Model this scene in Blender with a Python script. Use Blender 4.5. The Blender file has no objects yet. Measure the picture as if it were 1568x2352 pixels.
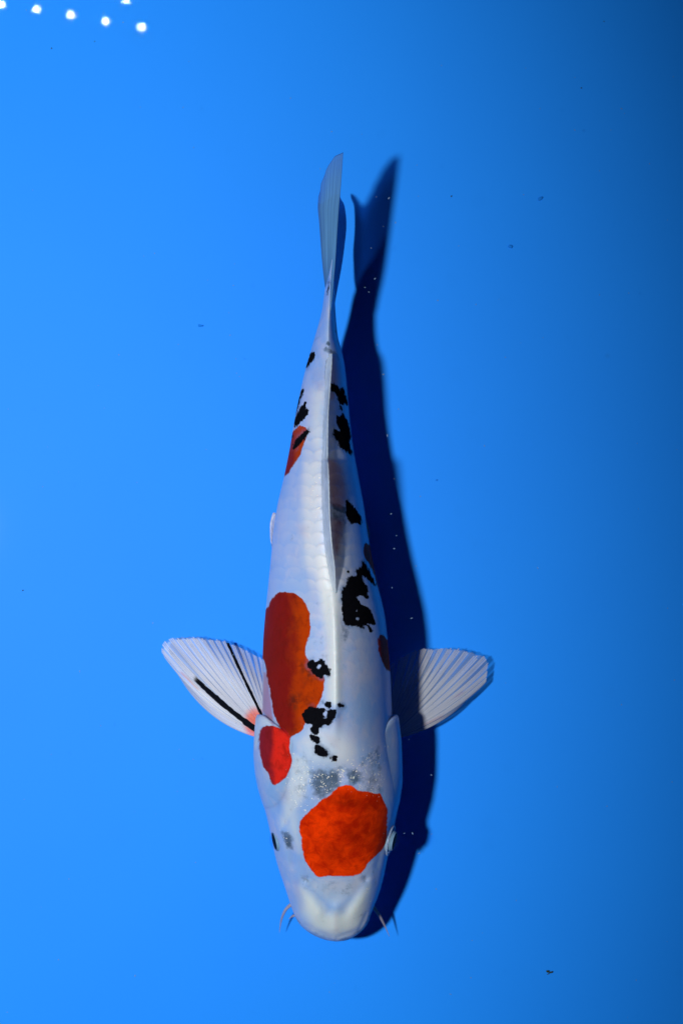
import bpy, math, random
import numpy as np
from mathutils import Vector

random.seed(4)
rng = np.random.default_rng(7)
scene = bpy.context.scene
C = scene.collection

# One unit of the working scale is U metres; the koi is about 64 cm long.
U = 0.00035
CX, CY = 784.0, 1176.0        # point of the tank floor straight under the camera
HC = 5000.0                   # camera height over the floor

# ------------------------------------------------------------------ camera
cam_data = bpy.data.cameras.new('camera')
cam = bpy.data.objects.new('camera', cam_data)
C.objects.link(cam)
cam.location = (0, 0, HC * U)
cam.rotation_euler = (0, 0, 0)
cam_data.sensor_fit = 'VERTICAL'
cam_data.sensor_height = 36
cam_data.lens = 18.0 / (1176.0 / HC)
cam_data.clip_start = 0.05
cam_data.clip_end = 50
cam_data.dof.use_dof = True
cam_data.dof.focus_distance = (HC - 300) * U
cam_data.dof.aperture_fstop = 9.0
scene.camera = cam

# ------------------------------------------------------------------ world, lamp, exposure
world = bpy.data.worlds.new('World')
scene.world = world
world.use_nodes = True
bg = world.node_tree.nodes['Background']
bg.inputs['Color'].default_value = (0.35, 0.5, 1.0, 1)
bg.inputs['Strength'].default_value = 0.012

def W(px, py, z):
    """floor-plan position seen at (px, py), at height z over the floor"""
    k = (HC - z) / HC
    return Vector(((px - CX) * k * U, -(py - CY) * k * U, z * U))

key = bpy.data.lights.new('strobe_light', 'SPOT')
key.energy = 234
key.color = (1.0, 0.96, 0.92)
key.shadow_soft_size = 0.062
key.spot_size = math.radians(87)
key.spot_blend = 0.6
key_o = bpy.data.objects.new('strobe_light', key)
C.objects.link(key_o)
key_o.location = (-1980 * U, -(1250 - CY) * U, 6000 * U)
aim = W(-2400, 1560, 0)
key_o.rotation_euler = (aim - key_o.location).to_track_quat('-Z', 'Y').to_euler()

scene.view_settings.view_transform = 'Standard'
scene.view_settings.look = 'None'
scene.view_settings.exposure = 0
scene.view_settings.gamma = 1
scene.cycles.max_bounces = 10
scene.cycles.transparent_max_bounces = 24

# ------------------------------------------------------------------ helpers
def mesh_obj(name, verts, faces, mat, parent=None, origin=None, smooth=True, attrs=None, uv=None):
    me = bpy.data.meshes.new(name)
    v = np.asarray(verts, dtype=np.float64)
    if origin is not None:
        v = v - np.array(origin)
    me.from_pydata(v.tolist(), [], [tuple(int(i) for i in f) for f in faces])
    if smooth:
        me.polygons.foreach_set('use_smooth', [True] * len(me.polygons))
    if attrs:
        for k, a in attrs.items():
            at = me.attributes.new(k, 'FLOAT', 'POINT')
            at.data.foreach_set('value', np.asarray(a, dtype=np.float32))
    if uv is not None:
        at = me.attributes.new('grain', 'FLOAT_VECTOR', 'POINT')
        u3 = np.zeros((len(v), 3), dtype=np.float32)
        u3[:, :2] = uv
        at.data.foreach_set('vector', u3.ravel())
    me.materials.append(mat)
    me.update()
    o = bpy.data.objects.new(name, me)
    C.objects.link(o)
    if parent is not None:
        o.parent = parent
    return o

def grid_faces(n, m, wrap=False, flip=False):
    f = []
    for i in range(n - 1):
        for j in range(m if wrap else m - 1):
            a, b = i * m + j, i * m + (j + 1) % m
            c, d = (i + 1) * m + (j + 1) % m, (i + 1) * m + j
            f.append((a, b, c, d) if not flip else (d, c, b, a))
    return f

def pts_w(px, py, z):
    """arrays of (px, py, z) to metres"""
    k = (HC - z) / HC
    return np.stack([(px - CX) * k * U, -(py - CY) * k * U, z * U], axis=-1)

def conv(pts, ox, oy, s):
    return [((ox + x / s) / 1.551, (oy + y / s) / 1.551) for x, y in pts]

def sst(x, a, b):
    t = np.clip((x - a) / (b - a), 0, 1)
    return t * t * (3 - 2 * t)

def pchip(xs, ys, x):
    xs, ys = np.asarray(xs, float), np.asarray(ys, float)
    h, d = np.diff(xs), np.diff(ys) / np.diff(xs)
    m = np.zeros_like(ys)
    for i in range(1, len(xs) - 1):
        if d[i - 1] * d[i] > 0:
            w1, w2 = 2 * h[i] + h[i - 1], h[i] + 2 * h[i - 1]
            m[i] = (w1 + w2) / (w1 / d[i - 1] + w2 / d[i])
    m[0], m[-1] = d[0], d[-1]
    i = np.clip(np.searchsorted(xs, x) - 1, 0, len(xs) - 2)
    t = (x - xs[i]) / h[i]
    t = np.clip(t, 0, 1)
    return ((1 + 2 * t) * (1 - t) ** 2 * ys[i] + t * (1 - t) ** 2 * h[i] * m[i]
            + t * t * (3 - 2 * t) * ys[i + 1] + t * t * (t - 1) * h[i] * m[i + 1])

def rounded(poly, n=2):
    p = np.asarray(poly, float)
    for _ in range(n):
        q = np.roll(p, -1, axis=0)
        p = np.stack([p * .75 + q * .25, p * .25 + q * .75], 1).reshape(-1, 2)
    return p

def sdf(poly, x, y):
    """signed distance, positive inside"""
    p = np.asarray(poly, float)
    out = np.full(x.shape, -60.0)
    pad = 60
    sel = ((x > p[:, 0].min() - pad) & (x < p[:, 0].max() + pad) & (y > p[:, 1].min() - pad) & (y < p[:, 1].max() + pad))
    if not sel.any():
        return out
    X, Y = x[sel], y[sel]
    d2 = np.full(X.shape, 1e9)
    ins = np.zeros(X.shape, bool)
    for i in range(len(p)):
        ax, ay = p[i]
        bx, by = p[(i + 1) % len(p)]
        ex, ey = bx - ax, by - ay
        t = np.clip(((X - ax) * ex + (Y - ay) * ey) / (ex * ex + ey * ey + 1e-9), 0, 1)
        d2 = np.minimum(d2, (X - ax - t * ex) ** 2 + (Y - ay - t * ey) ** 2)
        if ay != by:
            cr = ((ay > Y) != (by > Y)) & (X < ex * (Y - ay) / ey + ax)
            ins ^= cr
    d = np.sqrt(d2)
    out[sel] = np.where(ins, d, -d)
    return out

# ------------------------------------------------------------------ materials
class NT:
    def __init__(self, name):
        self.m = bpy.data.materials.new(name)
        self.m.use_nodes = True
        self.t = self.m.node_tree
        self.t.nodes.clear()
        self.out = self.t.nodes.new('ShaderNodeOutputMaterial')
    def n(self, kind, **kw):
        x = self.t.nodes.new(kind)
        for k, v in kw.items():
            setattr(x, k, v)
        return x
    def link(self, a, b):
        self.t.links.new(a, b)
    def put(self, sock, v):
        if hasattr(v, 'links') or isinstance(v, bpy.types.NodeSocket):
            self.link(v, sock)
        elif isinstance(v, (tuple, list)):
            sock.default_value = tuple(v) if len(v) == len(sock.default_value) else tuple(v) + (1,)
        else:
            sock.default_value = v
    def attr(self, name):
        return self.n('ShaderNodeAttribute', attribute_name=name).outputs['Fac']
    def vec(self, name):
        return self.n('ShaderNodeAttribute', attribute_name=name).outputs['Vector']
    def math(self, op, a, b=0.0, c=None):
        x = self.n('ShaderNodeMath', operation=op)
        self.put(x.inputs[0], a)
        self.put(x.inputs[1], b)
        if c is not None:
            self.put(x.inputs[2], c)
        return x.outputs[0]
    def mapr(self, v, a, b, c=0.0, d=1.0, smooth=True):
        x = self.n('ShaderNodeMapRange', interpolation_type='SMOOTHSTEP' if smooth else 'LINEAR')
        self.put(x.inputs['Value'], v)
        for k, q in zip(('From Min', 'From Max', 'To Min', 'To Max'), (a, b, c, d)):
            x.inputs[k].default_value = q
        return x.outputs[0]
    def mix(self, f, a, b):
        x = self.n('ShaderNodeMix', data_type='RGBA')
        self.put(x.inputs[0], f)
        self.put(x.inputs[6], a)
        self.put(x.inputs[7], b)
        return x.outputs[2]
    def noise(self, scale, detail=3, rough=0.55, vec=None, dist=0.0):
        x = self.n('ShaderNodeTexNoise')
        x.inputs['Scale'].default_value = scale
        x.inputs['Detail'].default_value = detail
        x.inputs['Roughness'].default_value = rough
        x.inputs['Distortion'].default_value = dist
        if vec is None:
            vec = self.obj()
        self.link(vec, x.inputs['Vector'])
        return x.outputs['Fac']
    def obj(self):
        if not hasattr(self, '_o'):
            self._o = self.n('ShaderNodeTexCoord').outputs['Object']
        return self._o
    def scaled(self, v, s):
        x = self.n('ShaderNodeVectorMath', operation='MULTIPLY')
        self.link(v, x.inputs[0])
        x.inputs[1].default_value = s
        return x.outputs[0]
    def bump(self, h, strength, dist):
        x = self.n('ShaderNodeBump')
        x.inputs['Strength'].default_value = strength
        x.inputs['Distance'].default_value = dist
        self.link(h, x.inputs['Height'])
        return x.outputs[0]
    def bsdf(self, **kw):
        x = self.n('ShaderNodeBsdfPrincipled')
        for k, v in kw.items():
            self.put(x.inputs[k.replace('_', ' ')], v)
        return x

# tank floor: glossy blue liner
def floor_material():
    t = NT('blue_liner')
    n1 = t.noise(2.2, 3)
    n2 = t.noise(26, 4)
    col = t.mix(t.mapr(n1, .3, .7), (0.006, 0.244, 0.93), (0.007, 0.258, 0.96))
    col = t.mix(t.math('MULTIPLY', t.mapr(n2, .62, .8), .10), col, (0.008, 0.2, 0.75))
    vor = t.n('ShaderNodeTexVoronoi')
    vor.inputs['Scale'].default_value = 9
    t.link(t.obj(), vor.inputs['Vector'])
    spot = t.math('MULTIPLY', t.mapr(vor.outputs['Distance'], .0, .035, 1, 0), .5)
    keep = t.math('GREATER_THAN', t.n('ShaderNodeSeparateColor').outputs[0], .5)
    sep = keep.node.inputs[0].links[0].from_node
    t.link(vor.outputs['Color'], sep.inputs[0])
    col = t.mix(t.math('MULTIPLY', spot, keep), col, (0.007, 0.16, 0.62))
    p = t.bsdf(Base_Color=col, Roughness=.55, Specular_IOR_Level=.15, Coat_Weight=1.0, Coat_Roughness=.018, Coat_IOR=1.33)
    t.link(p.outputs[0], t.out.inputs[0])
    return t.m

def water_material():
    t = NT('tank_water')
    v = t.n('ShaderNodeVolumeAbsorption')
    v.inputs['Color'].default_value = (0.35, 0.82, 1.0, 1)
    v.inputs['Density'].default_value = 0.42
    t.link(v.outputs[0], t.out.inputs['Volume'])
    return t.m

def skin_material():
    t = NT('koi_skin')
    fine = t.noise(900, 3, .6)
    edge = t.noise(330, 4, .6)
    soft = t.noise(60, 3, .5)
    broad = t.noise(22, 3, .5)
    # pearly white ground colour with lavender and blue-grey clouds, ridge highlight painted in
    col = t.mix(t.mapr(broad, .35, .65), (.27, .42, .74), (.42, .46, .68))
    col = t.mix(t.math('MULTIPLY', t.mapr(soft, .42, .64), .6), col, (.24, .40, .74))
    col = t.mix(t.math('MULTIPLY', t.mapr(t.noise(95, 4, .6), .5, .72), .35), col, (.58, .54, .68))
    col = t.mix(t.math('MULTIPLY', t.attr('pearl_highlight'), .95), col, (.70, .70, .655))
    col = t.mix(t.math('MULTIPLY', t.attr('scl'), .75), col, (.70, .66, .70))
    # grey windows and patches, plus shade painted into nostrils and snout grooves
    g = t.mapr(t.math('MULTIPLY_ADD', t.math('SUBTRACT', t.noise(120, 6, .75), .5), 1.9, t.attr('grey')), .15, 1.0, 0, .92)
    col = t.mix(g, col, (.06, .09, .14))
    # faint pink under the skin
    col = t.mix(t.attr('pink'), col, (.42, .15, .19))
    # red plates
    e1 = t.math('MULTIPLY_ADD', t.math('SUBTRACT', edge, .5), 5.0, t.attr('red'))
    e1 = t.math('MULTIPLY_ADD', t.math('SUBTRACT', t.noise(120, 2), .5), 9.0, e1)
    red = t.mapr(e1, -1.3, 1.9)
    deep = t.mapr(t.math('MULTIPLY_ADD', t.math('SUBTRACT', soft, .5), 1.3, t.attr('crimson')), .1, .9)
    mott = t.noise(130, 5, .65, dist=.6)
    body_red = t.mix(deep, (.42, .038, .002), (.20, .008, .005))
    body_red = t.mix(t.attr('cheek'), body_red, t.mix(deep, (.66, .018, .010), (.22, .010, .016)))
    head_red = t.mix(t.mapr(t.math('ADD', t.math('MULTIPLY', mott, .6), t.math('MULTIPLY', t.noise(45, 3), .4)),   .34, .66), (.46, .012, .001), (.88, .046, .001))
    head_red = t.mix(t.math('MULTIPLY', t.attr('crimson'), t.mapr(t.noise(110, 4, .6), .3, .65, .35, 1)), head_red, (.20, .006, .001))
    body_red = t.mix(t.math('MULTIPLY', t.mapr(mott, .45, .7), .45), body_red, (.13, .006, .003))
    rc = t.mix(t.attr('vivid'), body_red, head_red)
    rim = t.mapr(e1, -.5, 2.4, 1, 0)
    rc = t.mix(t.math('MULTIPLY', rim, .55), rc, (.24, .10, .01))
    col = t.mix(red, col, rc)
    col = t.mix(t.math('MULTIPLY', t.attr('smoke'), t.mapr(t.noise(200, 5, .7), .38, .62)), col, (.05, .012, .008))
    # black sumi
    cell = t.n('ShaderNodeTexVoronoi')
    cell.inputs['Scale'].default_value = 300
    t.link(t.obj(), cell.inputs['Vector'])
    b1 = t.math('MULTIPLY_ADD', t.math('SUBTRACT', .58, cell.outputs['Distance']), 5.0, t.attr('black'))
    b1 = t.math('MULTIPLY_ADD', t.math('SUBTRACT', edge, .5), 3.6, b1)
    cell2 = t.n('ShaderNodeTexVoronoi')
    cell2.inputs['Scale'].default_value = 620
    t.link(t.obj(), cell2.inputs['Vector'])
    b1 = t.math('MULTIPLY_ADD', t.math('SUBTRACT', .5, cell2.outputs['Distance']), 2.6, b1)
    halo = t.math('MULTIPLY', t.mapr(b1, -11, 1), .62)
    col = t.mix(t.math('MULTIPLY', halo, t.mapr(soft, .4, .7)), col, (.09, .13, .25))
    inkm = t.mapr(b1, -1.9, 1.1)
    col = t.mix(inkm, col, (.004, .004, .006))
    # guanine flecks over the skull, their glints painted as bright colour
    fl = t.n('ShaderNodeTexVoronoi')
    fl.inputs['Scale'].default_value = 620
    wv = t.n('ShaderNodeTexNoise')
    wv.inputs['Scale'].default_value = 260
    t.link(t.obj(), wv.inputs['Vector'])
    wm = t.n('ShaderNodeVectorMath', operation='MULTIPLY_ADD')
    t.link(wv.outputs['Color'], wm.inputs[0])
    wm.inputs[1].default_value = (.006, .006, .006)
    t.link(t.obj(), wm.inputs[2])
    t.link(wm.outputs[0], fl.inputs['Vector'])
    fsep = t.n('ShaderNodeSeparateColor')
    t.link(fl.outputs['Color'], fsep.inputs[0])
    pick = t.math('LESS_THAN', fsep.outputs[0], t.math('MULTIPLY', t.attr('fleck_glint'), .85))
    fleck_glint = t.math('MULTIPLY', pick, t.mapr(fl.outputs['Distance'], .18, .42, 1, 0))
    fleck_glint = t.math('MULTIPLY', fleck_glint, t.mapr(t.noise(150, 4), .44, .54))
    notred = t.math('SUBTRACT', 1.0, t.math('MULTIPLY', red, .8))
    fleck_glint = t.math('MULTIPLY', fleck_glint, notred)
    col = t.mix(fleck_glint, col, (.95, .86, .76))
    h = t.math('ADD', t.math('MULTIPLY', fine, .35), t.math('MULTIPLY', t.noise(240, 3), .8))
    h = t.math('MULTIPLY_ADD', fleck_glint, .8, h)
    h = t.math('MULTIPLY_ADD', t.math('MULTIPLY', mott, t.attr('vivid')), 1.5, h)
    nb = t.bump(h, .35, .0006)
    ro = t.math('MULTIPLY_ADD', fleck_glint, -.22, t.math('MULTIPLY_ADD', edge, .12, .42))
    bare = t.math('MULTIPLY', t.math('SUBTRACT', 1.0, red), t.math('SUBTRACT', 1.0, inkm))
    bare = t.math('MULTIPLY', bare, t.math('MULTIPLY_ADD', t.attr('pearl_highlight'), -.8, 1.0))
    bare = t.math('MULTIPLY', bare, t.math('MULTIPLY_ADD', g, -.7, 1.0))
    spec = t.math('MULTIPLY', t.math('SUBTRACT', 1.0, inkm), t.math('MULTIPLY_ADD', red, -.36, .4))
    p = t.bsdf(Base_Color=col, Roughness=ro, Specular_IOR_Level=spec, IOR=1.2, Normal=nb, Metallic=t.math('MULTIPLY', bare, .14),
               Coat_Weight=t.math('MULTIPLY', bare, .35), Coat_Roughness=.2, Coat_IOR=1.25, Coat_Normal=nb, Subsurface_Weight=.55, Subsurface_Scale=.011, Subsurface_Radius=(.5, .8, 1.0))
    t.link(p.outputs[0], t.out.inputs[0])
    return t.m

def fin_material(name, opacity, base, streak=(1, 60), ray_contrast=.35, tint=(1.0, 1.0, 1.0), gloss=.05):
    """translucent fin tissue; attribute grain = (along, across)"""
    t = NT(name)
    v = t.vec('grain')
    sv = t.scaled(v, (streak[0], streak[1], 1))
    st = t.noise(1.0, 3, .6, vec=sv)
    st2 = t.noise(1.0, 2, .6, vec=t.scaled(v, (streak[0] * 9, streak[1] * 2.5, 1)))
    k = t.mapr(st, .3, .7)
    col = t.mix(k, tuple(c * .72 for c in base), base)
    col = t.mix(t.attr('orange'), col, (.92, .085, .002))
    col = t.mix(t.attr('pink'), col, (.55, .16, .16))
    dk = t.mapr(t.math('MULTIPLY_ADD', t.math('SUBTRACT', st2, .5), .5, t.attr('dark')), .35, .6)
    col = t.mix(dk, col, (.006, .007, .012))
    d = t.n('ShaderNodeBsdfDiffuse')
    t.put(d.inputs[0], col)
    tr = t.n('ShaderNodeBsdfTranslucent')
    t.put(tr.inputs[0], col)
    gl = t.n('ShaderNodeBsdfGlossy')
    gl.inputs['Roughness'].default_value = .35
    gl.inputs['Color'].default_value = (.9, .85, .85, 1)
    a = t.n('ShaderNodeMixShader'); a.inputs[0].default_value = .16
    t.link(d.outputs[0], a.inputs[1]); t.link(tr.outputs[0], a.inputs[2])
    b = t.n('ShaderNodeMixShader'); t.put(b.inputs[0], t.math('MULTIPLY', t.math('SUBTRACT', 1.0, dk), gloss))
    t.link(a.outputs[0], b.inputs[1]); t.link(gl.outputs[0], b.inputs[2])
    clear = t.n('ShaderNodeBsdfTransparent')
    clear.inputs[0].default_value = tint + (1,)
    op = t.math('MULTIPLY_ADD', t.math('SUBTRACT', k, .5), ray_contrast, opacity)
    op = t.math('MULTIPLY', op, t.math('SUBTRACT', 1.0, t.math('MULTIPLY', t.attr('thin'), 1.0)))
    op = t.math('MAXIMUM', op, t.math('MULTIPLY', dk, .96))
    c = t.n('ShaderNodeMixShader')
    t.put(c.inputs[0], op)
    t.link(clear.outputs[0], c.inputs[1]); t.link(b.outputs[0], c.inputs[2])
    t.link(c.outputs[0], t.out.inputs[0])
    return t.m

def plain(name, col, rough=.4, spec=.4, **kw):
    t = NT(name)
    n = t.noise(500, 2)
    c = t.mix(t.mapr(n, .3, .7), tuple(x * .85 for x in col), col)
    p = t.bsdf(Base_Color=c, Roughness=rough, Specular_IOR_Level=spec, **kw)
    t.link(p.outputs[0], t.out.inputs[0])
    return t.m

def cornea_material():
    t = NT('cornea')
    clear = t.n('ShaderNodeBsdfTransparent')
    clear.inputs[0].default_value = (.85, .93, 1, 1)
    p = t.bsdf(Base_Color=(.16, .28, .40), Roughness=.2, Specular_IOR_Level=.3)
    lw = t.n('ShaderNodeLayerWeight'); lw.inputs[0].default_value = .3
    f = t.math('MULTIPLY_ADD', t.math('POWER', lw.outputs['Facing'], 3.0), .16, .01)
    m = t.n('ShaderNodeMixShader')
    t.put(m.inputs[0], f)
    t.link(clear.outputs[0], m.inputs[1]); t.link(p.outputs[0], m.inputs[2])
    t.link(m.outputs[0], t.out.inputs[0])
    return t.m

def lamp_material():
    t = NT('lamp_lens')
    e = t.n('ShaderNodeEmission')
    e.inputs['Color'].default_value = (.97, .97, 1, 1)
    e.inputs['Strength'].default_value = 300
    t.link(e.outputs[0], t.out.inputs[0])
    return t.m

M_SKIN = skin_material()
M_FLOOR = floor_material()
M_WATER = water_material()
M_RAY = fin_material('fin_ray_tissue', .64, (.76, .70, .76), (2, 14), .22)
M_MEM = fin_material('fin_membrane', .42, (.48, .54, .68), (1.5, 60), .2)
M_TAIL = fin_material('tail_membrane', .74, (.13, .33, .62), (1.0, 80), .10, (.58, .74, .97), .0)
M_DORSAL = fin_material('dorsal_membrane', .60, (.80, .86, .93), (2, 2), .10)
M_BARB = fin_material('barbel_tissue', .8, (.55, .45, .50), (3, 3), .2)
M_PUPIL = plain('pupil_black', (.004, .004, .006), .5, .03)
M_IRIS = plain('iris_silver', (.26, .36, .46), .45, .1)
M_CORNEA = cornea_material()
M_DARKBIT = plain('dark_debris', (.03, .045, .02), .7, .2)
M_GREYBIT = plain('silt', (.008, .205, .80), .8, .1)
M_WHITEBIT = plain('pale_particle', (.18, .28, .45), .7, .2)
M_LAMP = lamp_material()
M_HOUSING = plain('lamp_housing', (.25, .25, .26), .5, .4)

# ------------------------------------------------------------------ setting
fl = mesh_obj('tank_floor', [(-2, -2, 0), (2, -2, 0), (2, 2, 0), (-2, 2, 0)], [(0, 1, 2, 3)], M_FLOOR, smooth=False)
fl['kind'] = 'structure'
wb = [(-2.02, -2.02, -.02), (2.02, -2.02, -.02), (2.02, 2.02, -.02), (-2.02, 2.02, -.02)]
wt = [(x, y, .42) for x, y, _ in wb]
wa = mesh_obj('water', wb + wt, [(3, 2, 1, 0), (4, 5, 6, 7), (0, 1, 5, 4), (1, 2, 6, 5), (2, 3, 7, 6), (3, 0, 4, 7)], M_WATER, smooth=False)
wa['kind'] = 'stuff'

# ------------------------------------------------------------------ koi body
ROOT = W(765, 1350, 0)
ROOT.z = 0
koi = bpy.data.objects.new('koi', None)
koi.location = ROOT
C.objects.link(koi)
koi['label'] = 'white koi with orange-red head spot and black patches swimming over the blue tank floor'
koi['category'] = 'fish'
ORG = tuple(ROOT)

ST = [  # station, left, right, ridge, top, bottom
    (530, 769.5, 771.5, 770.5, 342, 337), (572, 760, 771, 766, 335, 300), (630, 751, 767, 760, 322, 215),
    (687, 743, 769, 757, 307, 165), (709, 740, 770, 756, 303, 158), (774, 723, 776, 753, 305, 145),
    (801, 715, 783, 753, 309, 138), (838, 704, 791, 753, 315, 130), (903, 689, 798, 750, 330, 112),
    (967, 676, 803.5, 748, 348, 95), (1032, 665, 811.5, 747, 365, 80), (1096, 652, 823, 746, 380, 68),
    (1161, 637, 835, 747, 394, 58), (1225, 627.5, 844, 750, 407, 50), (1290, 621.5, 856, 755, 418, 42),
    (1354, 615, 870, 762, 428, 36), (1419, 608.5, 884, 767, 434, 31), (1483, 604, 891, 769, 438, 28),
    (1547, 602.5, 896, 770, 438, 26), (1612, 603, 899, 770, 435, 24), (1676, 602, 902, 768, 424, 24),
    (1709, 599, 906, 767, 416, 24), (1741, 596, 910, 766, 406, 25), (1775, 595, 915, 766, 394, 27),
    (1805, 596.5, 918, 766, 383, 29), (1838, 602, 917, 767, 369, 32), (1870, 611, 911, 768, 354, 36),
    (1902, 618.5, 904, 768, 338, 41), (1934, 625.5, 897, 769, 321, 46), (1967, 632, 890.5, 770, 303, 51),
    (1999, 641, 884, 771, 285, 57), (2031, 652, 876.5, 771, 266, 64), (2063, 662.5, 866, 771, 247, 71),
    (2083, 669, 858, 770, 235, 76), (2102, 676, 851, 768, 223, 81), (2121, 686.5, 843.5, 767, 210, 87),
    (2134, 699, 834.5, 767, 199, 91), (2147, 718, 820, 768, 184, 98), (2156, 738, 805, 770, 169, 105),
    (2161, 757, 790, 772, 152, 116), (2162.6, 771, 775, 773, 138, 132)]
ST = np.array(ST, float)
def station(py):
    return [pchip(ST[:, 0], ST[:, k], py) for k in range(1, 6)]

def surf(py, a, off=0.0):
    """body surface: a = 0 right side, 90 deg ridge, 180 deg left side"""
    L, R, X, T, B = station(py)
    c, s = np.cos(a), np.sin(a)
    zw = B + (T - B) * .49
    head = sst(py, 1680, 2000)
    e = 1.0 - .10 * head
    ec = 1.0 + .30 * (1 - sst(py, 1560, 1760)) - .10 * head
    tail = 1 - sst(py, 900, 1400)
    mid = (L + R) / 2
    w = (R - L) / 2
    ec = ec + .16 * np.clip(c, 0, 1) * (1 - sst(py, 1720, 1850)) + .05 * np.clip(c, 0, 1)
    cc = np.sign(c) * np.abs(c) ** np.where(s > 0, ec, 1.0)
    ss = np.sign(s) * np.abs(s) ** (e * (1 + .12 * tail))
    up = np.clip(s, 0, 1)
    px = mid + w * cc + (X - mid) * up ** 2
    z = np.where(s >= 0, zw + (T - zw) * ss, zw + (zw - B) * ss)
    z = z + relief(px, py, up)
    px = px + off * c
    z = z + off * s * .8
    return px, z

def seg_d(px, py, p, q):
    ex, ey = q[0] - p[0], q[1] - p[1]
    t = np.clip(((px - p[0]) * ex + (py - p[1]) * ey) / (ex * ex + ey * ey), 0, 1)
    return np.hypot(px - p[0] - t * ex, py - p[1] - t * ey)

def scales(px, py, ridge):
    mask = sst(py, 925, 1010) * (1 - sst(py, 1330, 1390)) * np.exp(-((np.abs(px - ridge) - 30) / 26) ** 4)
    mask = np.maximum(mask, .34 * sst(py, 800, 900) * (1 - sst(py, 1500, 1640)))
    best = np.zeros_like(px + py)
    q = (px - ridge)
    S = 27.0
    r0 = np.floor(py / S)
    c0 = np.floor(q / 36.0)
    for dr in (-1, 0, 1, 2):
        for dc in (-1, 0, 1):
            r = r0 + dr
            off = np.where(np.mod(r, 2) == 0, 0.0, 9.0)
            cy = r * S
            cxx = (c0 + dc + .5) * 36 + off
            dx, dy = (q - cxx) / 25.0, (py - cy) / 24.0
            d = np.hypot(dx, dy)
            v = np.where(d < 1, (.6 - dy * .5) * np.minimum(1, (1 - d) * 5), 0)
            best = np.maximum(best, v)
    return best, mask

def relief(px, py, up):
    g = lambda x, y, rx, ry: np.exp(-((px - x) / rx) ** 2 - ((py - y) / ry) ** 2)
    h = 0
    ridge = pchip(ST[:, 0], ST[:, 3], py)
    bw = sst(py, 1330, 1450) * (1 - sst(py, 1640, 1720))
    h = h + 9 * bw * np.exp(-((px - ridge) / 13) ** 2)
    rl = lambda p, q, w, k: k * np.exp(-(seg_d(px, py, p, q) / w) ** 2)
    h = h + rl((692, 2044), (728, 2096), 19, 7) + rl((844, 2046), (810, 2096), 19, 7)
    h = h + rl((770, 2088), (771, 2130), 14, 5)
    h = h - rl((716, 2036), (748, 2092), 13, 4) - rl((822, 2040), (794, 2094), 13, 4)
    h = h - 5 * g(770, 2055, 26, 22)
    h = h - 6 * g(701, 2019, 8, 7) - 7 * g(838, 2019, 8, 7)
    h = h + 2 * g(688, 2019, 9, 14) + 3 * g(853, 2022, 7, 14)
    h = h - rl((664, 1940), (672, 1985), 8, 6) - rl((876, 1945), (866, 1990), 8, 6)
    h = h + 5 * g(652, 1928, 16, 34) + 5 * g(888, 1928, 16, 34)
    h = h - 8 * g(765, 1780, 62, 26)
    h = h + 5 * g(790, 1890, 70, 70)
    h = h - rl((625, 1840), (655, 1890), 10, 5)
    # upper lip line
    h = h - rl((842, 2098), (826, 2136), 5, 5) - rl((826, 2136), (775, 2153), 5, 4) - rl((700, 2125), (760, 2153), 5, 3)
    # mirror scales beside the dorsal fin
    best, mask = scales(px, py, ridge)
    h = h + 3.3 * mask * best
    return h * up ** .5

# ---- pigment maps, including painted highlights, glints and groove shade
Z1 = lambda p: conv(p, 850, 2700, 2.412)
Z2 = lambda p: conv(p, 850, 2300, 2.412)
Z3 = lambda p: conv(p, 850, 2000, 2.412)
Z4 = lambda p: conv(p, 850, 1500, 2.412)
Z5 = lambda p: conv(p, 950, 1100, 3.484)
def circ(f, x, y, r, n=12, j=.18):
    return f([(x + r * (1 + random.uniform(-j, j)) * math.cos(i * 2 * math.pi / n), y + r * (1 + random.uniform(-j, j)) * math.sin(i * 2 * math.pi / n)) for i in range(n)])
RED = [
    Z3([(340, 255), (430, 262), (520, 290), (570, 340), (600, 410), (615, 500), (620, 590), (605, 650), (580, 720), (575, 790), (600, 850), (650, 900), (720, 960), (735, 1010), (735, 1090), (715, 1170), (690, 1210), (665, 1275), (640, 1340), (570, 1400), (548, 1450), (500, 1492), (445, 1508), (430, 1560), (400, 1540), (340, 1410), (292, 1320), (282, 1200), (265, 1090), (240, 960), (222, 840), (120, 800), (100, 600), (120, 480), (236, 415), (275, 330)]),
    Z2([(185, 710), (240, 685), (300, 685), (345, 700), (400, 740), (440, 800), (440, 880), (460, 960), (455, 1020), (430, 1090), (400, 1140), (310, 1210), (270, 1160), (240, 1080), (200, 1020), (180, 940), (172, 850)]),
    Z5([(350, 1490), (400, 1440), (450, 1450), (500, 1480), (520, 1530), (490, 1600), (465, 1690), (410, 1830), (330, 1950), (235, 2085), (120, 2150), (200, 1700)]),
    Z4([(1070, 1060), (1095, 1040), (1130, 1070), (1160, 1130), (1230, 1230), (1280, 1500), (1250, 1560), (1215, 1500), (1180, 1380), (1130, 1240), (1090, 1200), (1070, 1130)]),
    Z3([(1190, 660), (1220, 620), (1250, 640), (1300, 690), (1350, 800), (1350, 960), (1282, 950), (1240, 880), (1210, 800), (1190, 730)]),
]
HEAD_RED = Z1([(515, 570), (545, 510), (610, 460), (660, 400), (700, 370), (780, 320), (850, 255), (920, 228), (980, 240), (1020, 275), (1090, 290), (1170, 300), (1220, 310), (1250, 370), (1280, 430), (1280, 540), (1275, 640), (1270, 720), (1230, 800), (1170, 850), (1110, 900), (1080, 960), (1030, 1000), (960, 1020), (880, 1012), (820, 1025), (760, 1015), (700, 1028), (650, 1005), (600, 940), (560, 860), (545, 790), (540, 700), (520, 630)])
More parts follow.
